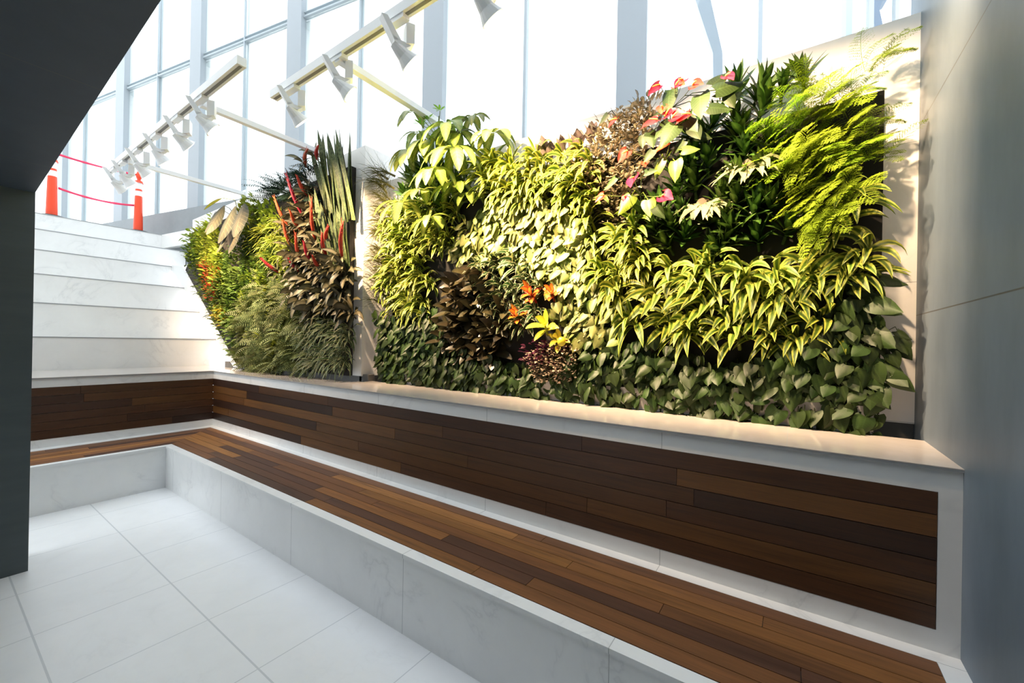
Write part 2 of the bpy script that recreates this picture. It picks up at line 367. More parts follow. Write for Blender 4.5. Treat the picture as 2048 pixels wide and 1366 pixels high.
m.box(XPIER,XR_,YF+.02,YF+.1,L-.1,FB+.02); m.box(-7.6,XPIER+.1,YFL+.02,YFL+.1,L-.1,FB+.02); m.box(XPIER-.06,XPIER-.02,YFL+.02,YF+.1,L-.1,FB)
lpart(m,'drain_channel',M_dark)

# ------------------------------------------------------------------ planter walls
m=MB(); m.box(XPIER-.2,XR_,YF,YF+.25,FB,FT); struct(m.build('wall_back',M_frame))
# left slab: slanted lower-left side along the stair
sA=(-6.80,FB-.04); sB=(-9.40,2.97); 
pl=[(sA[0],FB),(XPIER,FB),(XPIER,3.84),(-9.02,3.775),(-9.02,3.03),(sB[0],2.97)]
m=MB(); m.prism(pl,lambda a,b,d:(a,d,b),YFL,3.9); struct(m.build('wall_back_left',M_frame))

# ------------------------------------------------------------------ stepped seating
st=tag(empty('stepped_seating',(STEPX[0],0,L)),'tall white marble steps rising to the left behind the bench','steps')
SO=V((STEPX[0],0,L))
xs=STEPX+[-13.]; ends=[2.84,2.84,2.84,2.84,3.24,3.15]
zp=L-.3
for k in range(6):
    m=MB(); m.box(xs[k+1]-.02 if k<5 else xs[k]-.7,xs[k],-5,ends[k],(STEPZ[k-1]-.05 if k else L-.3),STEPZ[k])
    m.v=[tuple(V(v)-SO) for v in m.v]; o=m.build('step',M_step,st); bevel(o,.004)
    m=MB(); m.box(xs[k]-.004,xs[k]+.005,-5,ends[k]-(.03 if k>3 else 0),STEPZ[k]-.016,STEPZ[k]-.002); m.v=[tuple(V(v)-SO) for v in m.v]; m.build('nosing_shade_line',M_edge,o)  # grey strip colours in the shade line along each step edge
# stringer strip in front of the plant wall
iA=(-7.151,L); iB=(-10.13,3.058); oA=(-6.80,L); oB=(-9.404,2.975)
m=MB(); m.prism([iA,oA,oB,iB],lambda a,b,d:(a,d,b),YFL-.03,YFL+.0)
m.v=[tuple(V(v)-SO) for v in m.v]; m.build('stringer',M_step,st)
# landing
m=MB(); m.prism([(-30,-6),(-11.5,-6),(-11.5,3.0),(-5,3.9),(.76,4.2),(8,5.7),(8,7.4),(-30,-.2)],lambda a,b,d:(a,b,d),LAND-.3,LAND-.005); struct(m.build('floor_upper',M_step))
m=MB(); m.prism([(-40,60),(-60,-60),(-30,-6),(-30,-.3),(8,7.4),(20,10),(60,60)][::-1],lambda a,b,d:(a,b,d),LAND-.6,LAND-.1)
struct(m.build('floor_outside',M_street))
# parapet
def cbox(mb,s0,s1,d0,d1,z0,z1):
    c=cw((s0+s1)/2,(d0+d1)/2,(z0+z1)/2); mb.obox(c,TV,NV,(0,0,1),(s1-s0)/2,(d1-d0)/2,(z1-z0)/2)
m=MB(); cbox(m,-18,1.5,5.3,5.5,3.0,4.375); struct(m.build('wall_parapet',M_parapet))

# ------------------------------------------------------------------ curtain wall
D=5.8; q=5.8/5.7; TZ=7.97; TOP=13.
thick=[-16.3*q,-13.22*q,-10.16*q,-7.07*q,-3.87*q,-.735*q]
thin=[-15.14*q,-11.71*q,-8.6*q,-5.48*q,-2.28*q,.755*q]
lines=sorted(thick+thin)
for i,s in enumerate(thick):
    m=MB(); cbox(m,s-.195,s+.195,D-.1,D+.02,LAND-.05,TOP); o=m.build('trim_%d'%(i+1),M_colm); struct(o)
k=0
edges=lines+[1.84,3.6,5.2,6.8]
for i in range(len(edges)-1):
    s0,s1=edges[i],edges[i+1]; k+=1
    m=MB(); w=.013 if s0<-4 else .022
    cbox(m,s0-w,s0+w,D-.05,D+.04,LAND,TOP)
    cbox(m,s0+w,s1-w,D-.05,D+.04,TZ-.02,TZ+.012); cbox(m,s0+w,s1-w,D-.04,D+.01,TZ+.075,TZ+.09)
    cbox(m,s0+w,s1-w,D-.05,D+.04,LAND,LAND+.06)
    fr=m.build('window_%d'%k,M_mull); struct(fr)
    m=MB(); cbox(m,s0+w,s1-w,D-.006,D+.006,LAND+.06,TZ-.02); cbox(m,s0+w,s1-w,D-.006,D+.006,TZ+.012,TOP); m.build('pane',M_glass,fr)
    m=MB(); cbox(m,s0+.03,s1-.03,D+.05,D+.55,TZ-.06,TZ-.03); m.build('light_shelf',M_shelf,fr)
    m=MB(); cbox(m,s0-.012,s0+.012,D+.05,D+.5,LAND,TOP); m.build('glass_fin',M_fin,fr)
# extra slim mullions near the grey wall
m=MB()
for s in (2.03*q,): cbox(m,s-.018,s+.018,D-.05,D+.04,LAND,TOP)
fr=m.build('trim_7',M_mull); struct(fr)

# things outside the glass
def at_d(px,py,D_):
    d=CR*(px-1024)+CU*(683-py)+CF*FPX; return CC+d*(D_/(d.dot(NV)))
def outpoly(mb,pxs,D_,th):
    P=[at_d(x,y,D_) for x,y in pxs]; Q=[p+NV*th for p in P]; n=len(P)
    mb.quad(P[::-1]); mb.quad(Q)
    for i in range(n): j=(i+1)%n; mb.quad([P[i],P[j],Q[j],Q[i]])
m=MB(); outpoly(m,[(1427,190),(1446,185),(1445,104),(1419,-12),(1387,-12),(1426,106)],6.4,.25)
tag(m.build('bent_steel_post',simple('pale_blue_paint',(.48,.52,.60),.5)),'pale bent post standing outside the glass above the red anthuriums','post')
m=MB(); outpoly(m,[(1752,64),(1768,60),(1759,18),(1764,3),(1776,-3),(1776,-25),(1738,-25),(1742,14)],6.6,.18)
outpoly(m,[(1726,72),(1742,66),(1741,45),(1735,18)],6.75,.1)
tag(m.build('street_bench_frame',M_bluegrey),'blue-grey angled steel frame outside the glass near the top right corner of the plant wall','street furniture')
m=MB(); m.tube([(lambda p:V((p.x,p.y,LAND-.1)))(at_d(1705,75,7.2)),at_d(1703,-30,7.2)],.13,12)
tag(m.build('bollard',simple('pale_bollard',(.50,.62,.78),.4)),'pale bluish round post outside the glass, left of the blue-grey frame','bollard')
# far pale buildings seen faintly through the glass
def building(cs,cd,w,dp,h,nf,nw,label):
    e=empty('building',cw(cs,cd,LAND-.3)); e.rotation_euler=(0,0,TH)
    m=MB(); m.box(-w/2,w/2,0,dp,0,h); m.build('wall',M_facade,e)
    m=MB()
    for i in range(nw):
        for j in range(nf):
            x=-w/2+(i+.5)*w/nw; z=.9+j*3.1
            m.box(x-.55,x+.55,-.04,.03,z,z+1.5)
    m.build('window_band',M_facwin,e)
    return tag(e,label,'building')
building(-32,26,15,8,9.6,3,6,'pale low building seen faintly through the glass behind the left spotlight track')
building(-70,30,20,8,14,4,7,'pale taller building seen faintly through the glass beyond the orange posts')

# ------------------------------------------------------------------ orange posts and tape
def tape_post(x,y,label):
    e=empty('delineator_post',(x,y,LAND)); e.scale=(1.05,1.05,1.18)
    m=MB(); r=.075
    m.tube([(0,0,.0),(0,0,.05)],[.2,.17],12); m.build('rubber_base',M_black,e)
    m=MB(); m.tube([(0,0,.05),(0,0,.68),(0,0,.69)],[.078,.062,.06],14)
    m.tube([(0,0,.78),(0,0,.815)],.057,14); m.tube([(0,0,.93),(0,0,.97)],[.075,.06],14); m.tube([(0,0,.97),(0,0,1.0)],.03,10)
    m.tube([(0,0,1.0),(0,0,1.04),(0,0,1.09),(0,0,1.16)],[.03,.05,.05,.02],12)
    m.build('post_body',M_orange,e)
    m=MB(); m.tube([(0,0,.69),(0,0,.78)],.058,14); m.tube([(0,0,.815),(0,0,.93)],.057,14); m.build('reflective_band',M_refl,e)
    return tag(e,label,'barrier post')
pA=at(276,459,'x',-11.75); pB=at(103,431,'x',-11.75)
tape_post(pA.x,pA.y,'orange barrier post with white bands at the right end of the pink tape')
tape_post(pB.x,pB.y,'orange barrier post at the top of the steps beside the dark wall')
def tape(a,b,sag,label):
    m=MB(); n=14; a=V(a); b=V(b); rows=[];uv=[]
    for i in range(n+1):
        t=i/n; p=a.lerp(b,t)-V((0,0,sag*4*t*(1-t))); tw=math.sin(t*9)*.6
        w=V((math.sin(tw)*.4,0,math.cos(tw)))*.022
        rows.append([p-w,p+w]); uv.append([(0,t),(1,t)])
    m.grid(rows,uv); o=m.build('barrier_tape',M_tape)
    md=o.modifiers.new('s','SOLIDIFY'); md.thickness=.002
    tag(o,label,'tape')
tape((pB.x,pB.y+.05,LAND+1.27),(pA.x,pA.y-.04,LAND+1.27),.03,'upper pink barrier tape strung between the two orange posts')
tape((pB.x,pB.y+.08,LAND+.62),(pA.x,pA.y-.07,LAND+.60),.06,'lower pink barrier tape strung between the two orange posts')

# ------------------------------------------------------------------ spotlight tracks
ZT=3.9
def track(x0,x1,y,label):
    e=empty('light_track',(x0,y,ZT))
    m=MB(); m.box(0,x1-x0,-.035,.035,-.035,.035); m.build('rail',M_white,e)
    m=MB(); m.box(.02,x1-x0-.02,-.012,.012,-.037,-.034); m.build('rail_slot',simple('slot_grey',(.2,.2,.21),.5),e)
    return tag(e,label,'track lighting'),e
def arm(x,y0,y1,label,post=None):
    e=empty('track_arm',(x,y0,ZT))
    m=MB(); m.box(-.03,.03,0,y1-y0,-.02-.06,.03-.06); m.build('arm_tube',M_white,e)
    m=MB(); m.box(-.045,.045,y1-y0-.012,y1-y0+.012,-.14,.0); m.build('wall_plate',M_white,e)
    if post:
        m=MB(); m.box(-.03,.03,y1-y0,y1-y0+.06,-.08,post-ZT); 
        m=MB(); m.box(-.03,.03,y1-y0-.06,y1-y0,post-ZT,-.07); m.build('wall_bracket',M_white,e)
    tag(e,label,'bracket')
track(-7.75,-3.72,1.48,'left white spotlight track in front of the glass wall')
track(-4.0,.5,1.86,'right white spotlight track running out of the top of the picture')
arm(-4.62,1.5,2.83,'upper white arm carrying the left track, fixed near the snake plants')
arm(-6.93,1.5,2.83,'lower white arm carrying the far end of the left track')
arm(-2.96,1.84,3.22,'white arm carrying the right track, ending behind the umbrella plant',FT)
lamps=[]
def spotlight(x,y,yaw,tilt,label,tx,tz,ty,power,size=80):
    e=empty('spotlight',(x,y,ZT-.035))
    # adapter on the track
    m=MB(); m.box(-.09,.09,-.028,.028,-.03,.002); m.build('track_adapter',M_white,e)
    Rm=Matrix.Rotation(yaw,4,'Z')
    def T(mb): mb.v=[tuple(Rm@(V(v)*.88)) for v in mb.v]; return mb
    # two blades of the yoke meeting in the flared head
    m=MB(); m.prism([(-.13,-.02),(-.085,-.02),(.02,-.17),(-.03,-.19)],lambda a,b,d:(a,d,b),-.04,.04)
    m.prism([(.06,-.02),(.125,-.02),(.125,-.17),(.06,-.19)],lambda a,b,d:(a,d,b),-.05,.05)
    m.prism([(-.04,-.16),(.10,-.19),(.06,-.22),(-.03,-.2)],lambda a,b,d:(a,d,b),-.04,.04)
    T(m).build('yoke',M_white,e)
    dv=(V((tx,ty,tz))-V((x,y,ZT-.25))).normalized()
    p0=V((0,0,-.19)); pts=[p0-dv*.03,p0+dv*.02,p0+dv*.06,p0+dv*.12]
    m=MB(); m.tube(pts,[.03,.042,.05,.078],16); o=m.build('lamp_head',M_white,e); bevel(o,.002)
    m=MB(); m.tube([p0+dv*.118,p0+dv*.123],.062,16); m.build('lens',M_bulb,e)
    ld=bpy.data.lights.new('spot_lamp','SPOT'); ld.energy=power*.82; ld.color=(1,.70,.42); ld.spot_size=math.radians(size); ld.spot_blend=1.0; ld.shadow_soft_size=.03
    lo=bpy.data.objects.new('spot_lamp',ld); COL.objects.link(lo); lo.parent=e; lo.location=p0+dv*.15
    lo.rotation_euler=dv.to_track_quat('-Z','Y').to_euler()
    tag(e,label,'spotlight','spotlights on the white tracks')
SP=[(-7.45,'spotlight at the far lower end of the left track',-7.8,2.8,140),(-7.05,'second spotlight from the far end of the left track',-7.2,2.4,230),
    (-6.45,'third spotlight from the far end of the left track',-6.6,2.7,230),(-5.80,'fourth spotlight from the far end of the left track, mid-rail',-5.8,2.3,230),
    (-5.15,'fifth spotlight from the far end of the left track, next to the arm joint',-5.2,2.8,180),(-4.55,'nearest spotlight on the left track, above the upper arm',-4.15,2.6,230)]
for i,(x,lb,tx,tz,pw) in enumerate(SP): spotlight(x,1.48,U(1.0,1.35),0,'white '+lb,tx,tz,2.75,pw)
SP=[(-3.68,'at the free left end of the right track',-3.5,2.6,430),(-2.98,'at the middle of the right track where the arm joins',-2.25,2.62,530),(-2.28,'on the right track nearest the top edge of the picture',-1.8,2.7,450),
    (-1.55,'on the right track just past the top edge of the picture',-1.0,2.45,400),(-.85,'on the right track above the dark rosettes',-.2,2.6,300),(.15,'at the grey wall end of the right track',.33,2.6,125)]
for i,(x,lb,tx,tz,pw) in enumerate(SP): spotlight(x,1.86,U(.95,1.15),0,'white spotlight '+lb,tx,tz,3.0,pw)

# ------------------------------------------------------------------ leaves
def strip(mb,p,d,nrm,Ln,W,prof,grav=0.,fold=.15,seg=6,across=1,curl=0.,v0=0.,v1=1.):
    """leaf blade following a path from p along d, bending under gravity; prof(t)->half width share"""
    p=V(p); d=V(d).normalized(); nrm=V(nrm); rows=[];uv=[]
    side=d.cross(nrm); 
    if side.length<1e-4: side=d.cross(V((0,.3,1)))
    side.normalize(); h=Ln/seg
    for i in range(seg+1):
        t=i/seg; n=side.cross(d).normalized(); w=W*.5*prof(t); r=[];q=[]
        m_=2*across
        for k in range(m_+1):
            u=k/m_*2-1; r.append(p+side*(u*w)+n*(abs(u)*w*fold)); q.append((.5+u*.5,v0+(v1-v0)*t))
        rows.append(r); uv.append(q)
        p=p+d*h; d=(d+V((0,0,-grav))*h/Ln*1.+n*(curl/seg)).normalized(); side=(side-d*side.dot(d)).normalized()
    mb.grid(rows,uv)
P_lance=lambda t: .35+.65*math.sin(min(1,t*1.9)*PI/2) if t<.45 else max(.02,1-((t-.45)/.55)**1.7)
P_ell=lambda t: max(.03,math.sin(PI*min(1,max(.0,t*.96+.02)))**.75)
P_blade=lambda t: (.6+.4*min(1,t*3)) if t<.75 else max(.02,1-((t-.75)/.25)**1.5)
P_grass=lambda t: max(.05,1-t**2)
def heart(mb,p,d,nrm,Ln,W,cup=.12,grav=.5):
    """heart blade: p is where the petiole joins, d points to the tip"""
    p=V(p); d=V(d).normalized(); nrm=V(nrm); side=d.cross(nrm).normalized(); nrm=side.cross(d)
    T=[(-.20,.52),(-.06,.86),(.12,1.),(.34,.93),(.56,.70),(.78,.38),(.92,.13),(1.,.0)]
    rows=[];uv=[]
    for j,(t,w) in enumerate(T):
        r=[];q=[]
        for k in range(5):
            u=(k-2)/2
            tt=t+(.20*(1-abs(u)) if j==0 else .05*(1-abs(u)) if j==1 else 0)
            z=-grav*.22*Ln*max(0,tt)**2 - cup*W*.5*(u*u)*(1 if j<6 else 0)
            if j==0: uw=.32 if abs(u)==1 else (.5 if abs(u)==.5 else 0); x=math.copysign(uw,u)*W*.5*2*.72 if u else 0
            else: x=u*w*W*.5
            r.append(p+d*(tt*Ln)+side*x+nrm*z); q.append((.5+u*.5*(w if j else .8),max(0,t)))
        rows.append(r);uv.append(q)
    mb.grid(rows,uv)
OUT=V((0,-1,0)); UP=V((0,0,1)); RT=V((1,0,0))
def dirv(axis,el,az):
    """direction at angle el from axis"""
    a=V(axis).normalized(); b=a.cross(V((.13,.2,1))) ; b.normalize(); c=a.cross(b)
    return a*math.cos(el)+(b*math.cos(az)+c*math.sin(az))*math.sin(el)
# --- plant makers return a list of (part name, MB, material); first may be the body
def rosette(n,Ln,W,grav,prof=P_lance,axis=(0,-.75,.65),el=(.2,1.35),fold=.25,seg=6,jit=.15,curl=0,stem=.06):
    m=MB(); ax=V(axis).normalized()
    for i in range(n):
        f=i/(n-1); e=el[0]+(el[1]-el[0])*f**.8+U(-.08,.08); az=i*2.4+U(-.3,.3)
        d=dirv(ax,e,az); l=Ln*(.65+.35*math.sin(PI*min(1,.25+f*.6)))*U(1-jit,1+jit)
        strip(m,ax*(stem*(1.3-f)),d,ax,l,W*U(.85,1.15),prof,grav*U(.6,1.2),fold,seg,1,curl)
    m.tube([V((0,.05,-.02)),ax*stem*1.2],[.012,.008],5)
    return m
def heartclump(n,r,Ln,hang=.6,petiole=True,tiltup=.35):
    m=MB()
    for i in range(n):
        a=U(0,2*PI); rr=r*math.sqrt(R_()); c=V((math.cos(a)*rr,-U(.02,.13),math.sin(a)*rr))
        nr=V((U(-.55,.55),-1,U(0,.9))).normalized()
        d=V((U(-.7,.7),0,-1)); d=(d-nr*d.dot(nr)).normalized()
        s=Ln*U(.65,1.15); heart(m,c,d,nr,s,s*U(.78,.92),U(.05,.3),U(.2,.9))
        m.tube([V((c.x*.4,.04,c.z*.4+.03)),c+V((0,.035,.03)),c],.0022,3,cap=False)
    return m
def bushclump(n,r,Ln,W,depth=.12,prof=P_ell,droop=.8,seg=3,fold=.2):
    m=MB()
    for i in range(n):
        a=U(0,2*PI); rr=r*math.sqrt(R_()); c=V((math.cos(a)*rr,-U(.0,depth)*(1-.4*rr/r),math.sin(a)*rr))
        d=V((math.cos(a)*.7+U(-.5,.5),-U(.3,1.),U(-.2,.9)))
        strip(m,c,d,V((U(-.3,.3),-.5,1)),Ln*U(.7,1.2),W*U(.8,1.2),prof,droop,fold,seg,1)
    for i in range(5):
        a=U(0,2*PI); m.tube([V((0,.03,0)),V((math.cos(a)*r*.7,-depth*.5,math.sin(a)*r*.7))],.002,3,cap=False)
    return m
def fernplant(nf,Ln,axis,spread,leaflet,grav,nl=14,lw=.012):
    m=MB()
    for f in range(nf):
        d=dirv(axis,U(.1,spread),U(0,2*PI)); p=V((0,0,0)); l=Ln*U(.7,1.15); h=l/nl; side=d.cross(UP).normalized()
        for i in range(nl):
            t=(i+1)/nl; p2=p+d*h; w=.0016
            m.quad([p-side*w,p+side*w,p2+side*w,p2-side*w])
            ll=leaflet*math.sin(PI*min(1,.2+t*.78))**.8
            for sgn in (-1,1):
                dd=(side*sgn+d*.45+V((0,U(-.1,.1),U(-.1,.1)))).normalized()
                strip(m,p2,dd,UP+OUT*.5,ll,lw,P_ell,.5,.1,2,1)
            p=p2; d=(d+V((0,0,-grav/nl))).normalized(); side=(side-d*side.dot(d)).normalized()
    return m
def plumeplant(nf,Ln,axis,spread,grav=1.0):
    """asparagus fern: arching stems with flat, feathery side plumes of needles"""
    m=MB()
    for f in range(nf):
        d=dirv(axis,U(.05,spread),U(0,2*PI)); p=V((U(-.05,.05),U(-.02,.02),U(-.05,.05))); l=Ln*U(.6,1.15); nb=15; h=l/nb
        side=d.cross(UP).normalized()
        for i in range(nb):
            t=(i+1)/nb; p2=p+d*h; w=.0014
            m.quad([p-side*w,p+side*w,p2+side*w,p2-side*w])
            if t>.15:
                bl=.075*math.sin(PI*min(1,.12+t*.88))**.7
                for sgn in (-1,1):
                    bd=(side*sgn+d*.7+V((0,0,U(-.15,.1)))).normalized(); b=p2; ns=6; bs=bl/ns
                    bn=bd.cross(UP+OUT*.3).normalized()
                    for j in range(ns):
                        b2=b+bd*bs; q_=.0011
                        m.quad([b-bn*q_,b+bn*q_,b2+bn*q_,b2-bn*q_])
                        nl=.016*(1-.45*j/ns)
                        for s2 in (-1,1,.3):
                            nd=(bn*s2+bd*.6+V((0,0,U(-.3,.3)))).normalized(); tip=b2+nd*nl; e=nd.cross(UP+OUT*.6).normalized()*.0016
                            m.quad([b2-e,b2+e,tip+e*.6,tip-e*.6])
                        b=b2; bd=(bd+V((0,0,-.06))).normalized()
            p=p2; d=(d+V((0,0,-grav/nb))).normalized(); side=(side-d*side.dot(d)).normalized()
    return m
def umbrella(mb,c,ax,n,Ln,W,grav=1.4):
    for i in range(n):
        az=2*PI*i/n+U(-.15,.15); d=dirv(ax,U(1.25,1.7) if grav>1 else U(.9,1.2),az)
        l=Ln*U(.8,1.12); strip(mb,c+d*.01,d,ax,l,W*U(.85,1.1),P_ell,grav*U(.8,1.2),.18,6,1)

# ------------------------------------------------------------------ placing
def inpoly(x,y,P):
    c=False; j=len(P)-1
    for i in range(len(P)):
        if (P[i][1]>y)!=(P[j][1]>y) and x<(P[j][0]-P[i][0])*(y-P[i][1])/(P[j][1]-P[i][1])+P[i][0]: c=not c
        j=i
    return c
class Plant:
    """a prototype with a few mesh variants; each placed plant is an object of its own"""
    def __init__(s,name,parts_fn,nvar,cat):
        s.name=name; s.cat=cat; s.vars=[]
        for k in range(nvar):
            s.vars.append([(pn,mb.flat().mesh(pn if pn else name),mat) for pn,mb,mat in parts_fn()])
        for v in s.vars:
            for pn,me,mat in v: me.materials.append(mat)
    def put(s,loc,label,group=None,scale=1.,rot=None,var=None):
        v=s.vars[var if var is not None else random.randrange(len(s.vars))]
        pn,me,mat=v[0]
        root=bpy.data.objects.new(s.name,me); COL.objects.link(root)
        root.location=loc; root.scale=(scale,)*3
        root.rotation_euler=rot if rot else (U(-.15,.15),U(-.5,.5),U(-.3,.3))
        tag(root,label,s.cat,group)
        for pn,me,mat in v[1:]:
            c=bpy.data.objects.new(pn,me); COL.objects.link(c); c.parent=root
        return root
def fill(pl,poly_px,yplane,spacing,label,group,scale=(.85,1.15),ydepth=None,jit=.32,rot=None,excl=()):
    P=[at(x,y,'y',yplane) for x,y in poly_px]; P2=[(p.x,p.z) for p in P]
    E=[[(lambda w:(w.x,w.z))(at(x,y,'y',yplane)) for x,y in e] for e in excl]
    x0=min(p[0] for p in P2); x1=max(p[0] for p in P2); z0=min(p[1] for p in P2); z1=max(p[1] for p in P2)
    rows=int((z1-z0)/(spacing*.87))+2; n=0
    for r in range(rows):
        cnt=int((x1-x0)/spacing)+2
        for c in range(cnt):
            x=x0+(c+(.5 if r%2 else 0))*spacing+U(-jit,jit)*spacing; z=z0+r*spacing*.87+U(-jit,jit)*spacing
            if inpoly(x,z,P2) and not any(inpoly(x,z,e) for e in E):
                y=(ydepth if ydepth is not None else yplane+.04)
                pl.put((x,y,z),label,group,U(*scale),rot() if rot else None); n+=1
    return n
one=lambda mb,mat: [(None,mb,mat)]
DR=Plant('dracaena_plant',lambda:one(rosette(13,.27,.046,2.5,axis=(0,-.62,.8),el=(.2,1.15),fold=.3,seg=8),L_lime),5,'plant')
DC=Plant('dracaena_plant',lambda:one(rosette(17,.175,.046,.4,axis=(0,-.6,.8),el=(.12,1.2),fold=.3,seg=5),L_compact),4,'plant')
DW=Plant('dracaena_plant',lambda:one(rosette(13,.20,.032,1.7,fold=.25),L_white),3,'plant')
HP=Plant('philodendron_plant',lambda:one(heartclump(13,.105,.098),L_heart),6,'plant')
HL=Plant('philodendron_plant',lambda:one(heartclump(12,.115,.112),L_heart),4,'plant')
PB_=Plant('pothos_plant',lambda:one(heartclump(13,.105,.095),L_brasil),5,'plant')
RB=Plant('rubber_plant',lambda:one(rosette(9,.21,.075,.8,P_ell,el=(.3,1.5),fold=.15),L_rubber),3,'plant')
AF=Plant('asparagus_fern',lambda:one(plumeplant(13,.33,(-.62,-.65,.40),.75,.9),L_fern),4,'plant')
AR=Plant('asparagus_fern',lambda:one(plumeplant(9,.27,(.35,-.6,.6),.8,1.2),L_fern),2,'plant')
OP=Plant('peperomia_plant',lambda:one(bushclump(40,.105,.055,.032,.13),L_pink),4,'plant')
MR=Plant('peperomia_plant',lambda:one(bushclump(30,.09,.045,.026,.12),L_maroon),2,'plant')
FT_=Plant('fittonia_plant',lambda:one(bushclump(40,.09,.035,.022,.1),L_frosted),3,'plant')
GR=Plant('grassy_plant',lambda:one(rosette(34,.26,.007,1.7,P_grass,axis=(-.25,-.6,.6),el=(.1,1.4),fold=0,seg=6,jit=.3),L_grass),3,'plant')
CR_=Plant('croton_plant',lambda:one(rosette(9,.13,.05,.9,P_ell),L_croton),2,'plant')
CY=Plant('croton_plant',lambda:one(rosette(8,.15,.055,1.1,P_ell),L_crotony),2,'plant')
CA=Plant('calathea_plant',lambda:one(rosette(7,.15,.07,.1,P_ell,axis=(0,-.25,1),el=(.05,.6),fold=.2,stem=.03),L_calathea),3,'plant')

YW=2.97  # depth at which leaves of the right wall sit
g=lambda s: s
BACKR=3.02
# dark backing boxes
bk=MB(); bk.box(-3.72,.395,3.035,YF-.002,1.30,3.10)
tag(bk.build('planting_panel',M_backing),'dark felt planting panel behind the large right plant wall','panel')
plb=[(-6.95,1.25),(-4.15,1.25),(-4.15,3.62),(-8.85,3.50),(-8.95,3.0),(-9.1,2.86)]
bk=MB(); bk.prism(plb,lambda a,b,d:(a,d,b),2.77,YFL-.002)
tag(bk.build('planting_panel',M_backing),'dark felt planting panel behind the left plant wall beside the steps','panel')
# troughs at the foot
x=-3.55; i=0
while x<.36:
    x1=min(x+.56,.39); m=MB()
    m.prism([(2.935,1.20),(3.03,1.20),(3.03,1.35),(2.915,1.35),(2.915,1.335)],lambda a,b,d:(d-x,a-3,b-1.2),x,x1-.012)
    o=m.build('planter_trough',M_trough,loc=(x,3,1.2)); bevel(o,.006,2)
    tag(o,'pale grey planter trough tucked under the lowest leaves of the right plant wall','planter','troughs along the foot of the right wall'); x=x1

A=lambda *p: list(p)
# -- big zones of the right wall (corner points read off the photograph)
n=0
limeL='yellow-green striped dracaena rosette in the lime patch '
n+=fill(DR,A((950,352),(1060,322),(1180,325),(1200,400),(1225,470),(1100,420),(960,400),(935,370)),YW,.135,limeL+'below the dusky upright leaves','lime dracaenas in the upper left band')
n+=fill(DR,A((775,420),(920,420),(930,470),(860,540),(860,640),(800,660),(770,600)),YW,.15,limeL+'under the umbrella plant','lime dracaenas under the umbrella plant',scale=(.7,1.0))
n+=fill(DR,A((1160,505),(1230,470),(1300,520),(1500,540),(1590,500),(1600,700),(1470,735),(1330,700),(1230,640)),YW,.165,limeL+'sweeping across the middle of the wall','lime dracaenas across the middle')
n+=fill(DR,A((1600,480),(1670,410),(1735,400),(1738,560),(1680,610),(1640,670),(1590,700),(1575,520)),YW,.155,limeL+'beside the right marble edge','lime dracaenas by the right edge',scale=(.8,1.02))
n+=fill(DR,A((1250,440),(1290,455),(1300,520),(1240,500)),YW,.13,limeL+'next to the pink anthurium','lime dracaenas by the anthuriums')
n+=fill(PB_,A((900,500),(985,410),(1110,420),(1200,470),(1180,560),(1120,590),(1010,520),(930,545)),YW,.115,'pale variegated pothos with heart leaves in the brightest patch of the wall','bright pothos in the light pool',scale=(.8,1.05))
n+=fill(PB_,A((1120,560),(1190,560),(1230,640),(1260,690),(1180,700),(1130,640)),YW,.12,'pale variegated pothos right of the orange croton','pothos right of the croton',scale=(.85,1.1))
heL='green heart-leaf philodendron along the bottom of the right plant wall'
n+=fill(HP,A((762,640),(860,620),(900,700),(1040,740),(1160,700),(1260,690),(1350,715),(1480,745),(1480,838),(1300,815),(1000,783),(770,765)),YW,.112,heL+', left half','philodendrons, bottom left half')
n+=fill(HL,A((1480,745),(1590,700),(1680,620),(1735,545),(1758,640),(1752,862),(1600,845),(1480,820)),YW,.115,heL+', right corner','philodendrons, bottom right corner')
n+=fill(DC,A((1370,290),(1420,250),(1480,192),(1560,165),(1660,138),(1610,200),(1560,260),(1560,420),(1600,480),(1560,520),(1400,525),(1300,500),(1270,430),(1330,400)),YW,.145,'dark green compact dracaena rosette between the anthuriums and the feathery fern','compact dark dracaenas')
n+=fill(AF,A((1590,215),(1680,158),(1725,160),(1735,370),(1680,400),(1600,470),(1560,430),(1575,260)),YW,.15,'bright feathery asparagus fern at the upper right of the plant wall','asparagus ferns',scale=(.85,1.1),rot=lambda:(U(-.2,.2),U(-.7,.4),U(-.3,.5)))
n+=fill(AR,A((1690,145),(1760,130),(1768,385),(1720,385)),YW,.135,'feathery asparagus fern spilling over the right marble edge','asparagus ferns at the right edge',scale=(.75,.95))
n+=fill(OP,A((1165,310),(1210,245),(1290,210),(1330,250),(1270,330),(1255,400),(1180,400),(1150,350)),YW,.105,'olive and pink small-leaved bush left of the anthuriums','olive pink small-leaved bushes',scale=(.9,1.2))
n+=fill(OP,A((1195,380),(1250,390),(1260,430),(1235,450),(1195,420)),YW,.10,'olive and pink small-leaved bush trailing below the anthuriums','trailing pink bushes',scale=(.8,1.))
n+=fill(DC,A((800,370),(930,330),(945,400),(900,440),(800,440)),YW,.14,'dark green dracaena rosette in the shade of the umbrella plant','dark dracaenas behind the umbrella plant')
n+=fill(RB,A((895,590),(960,545),(1010,600),(1015,700),(950,740),(890,700)),YW,.14,'dark burgundy rubber plant with broad shiny leaves left of the croton','rubber plants')
n+=fill(DW,A((955,520),(1060,520),(1100,560),(1085,620),(1040,680),(980,640)),YW,.13,'white-striped dracaena rosette above the rubber plants','white-striped dracaenas')
n+=fill(FT_,A((1050,725),(1100,695),(1145,705),(1140,755),(1070,760)),YW-.11,.085,'cream and pink small-leaved fittonia under the croton','fittonias')
n+=fill(MR,A((1060,690),(1140,690),(1150,715),(1070,725)),YW-.08,.09,'dark maroon small-leaved plant between croton and fittonia','maroon small plants')
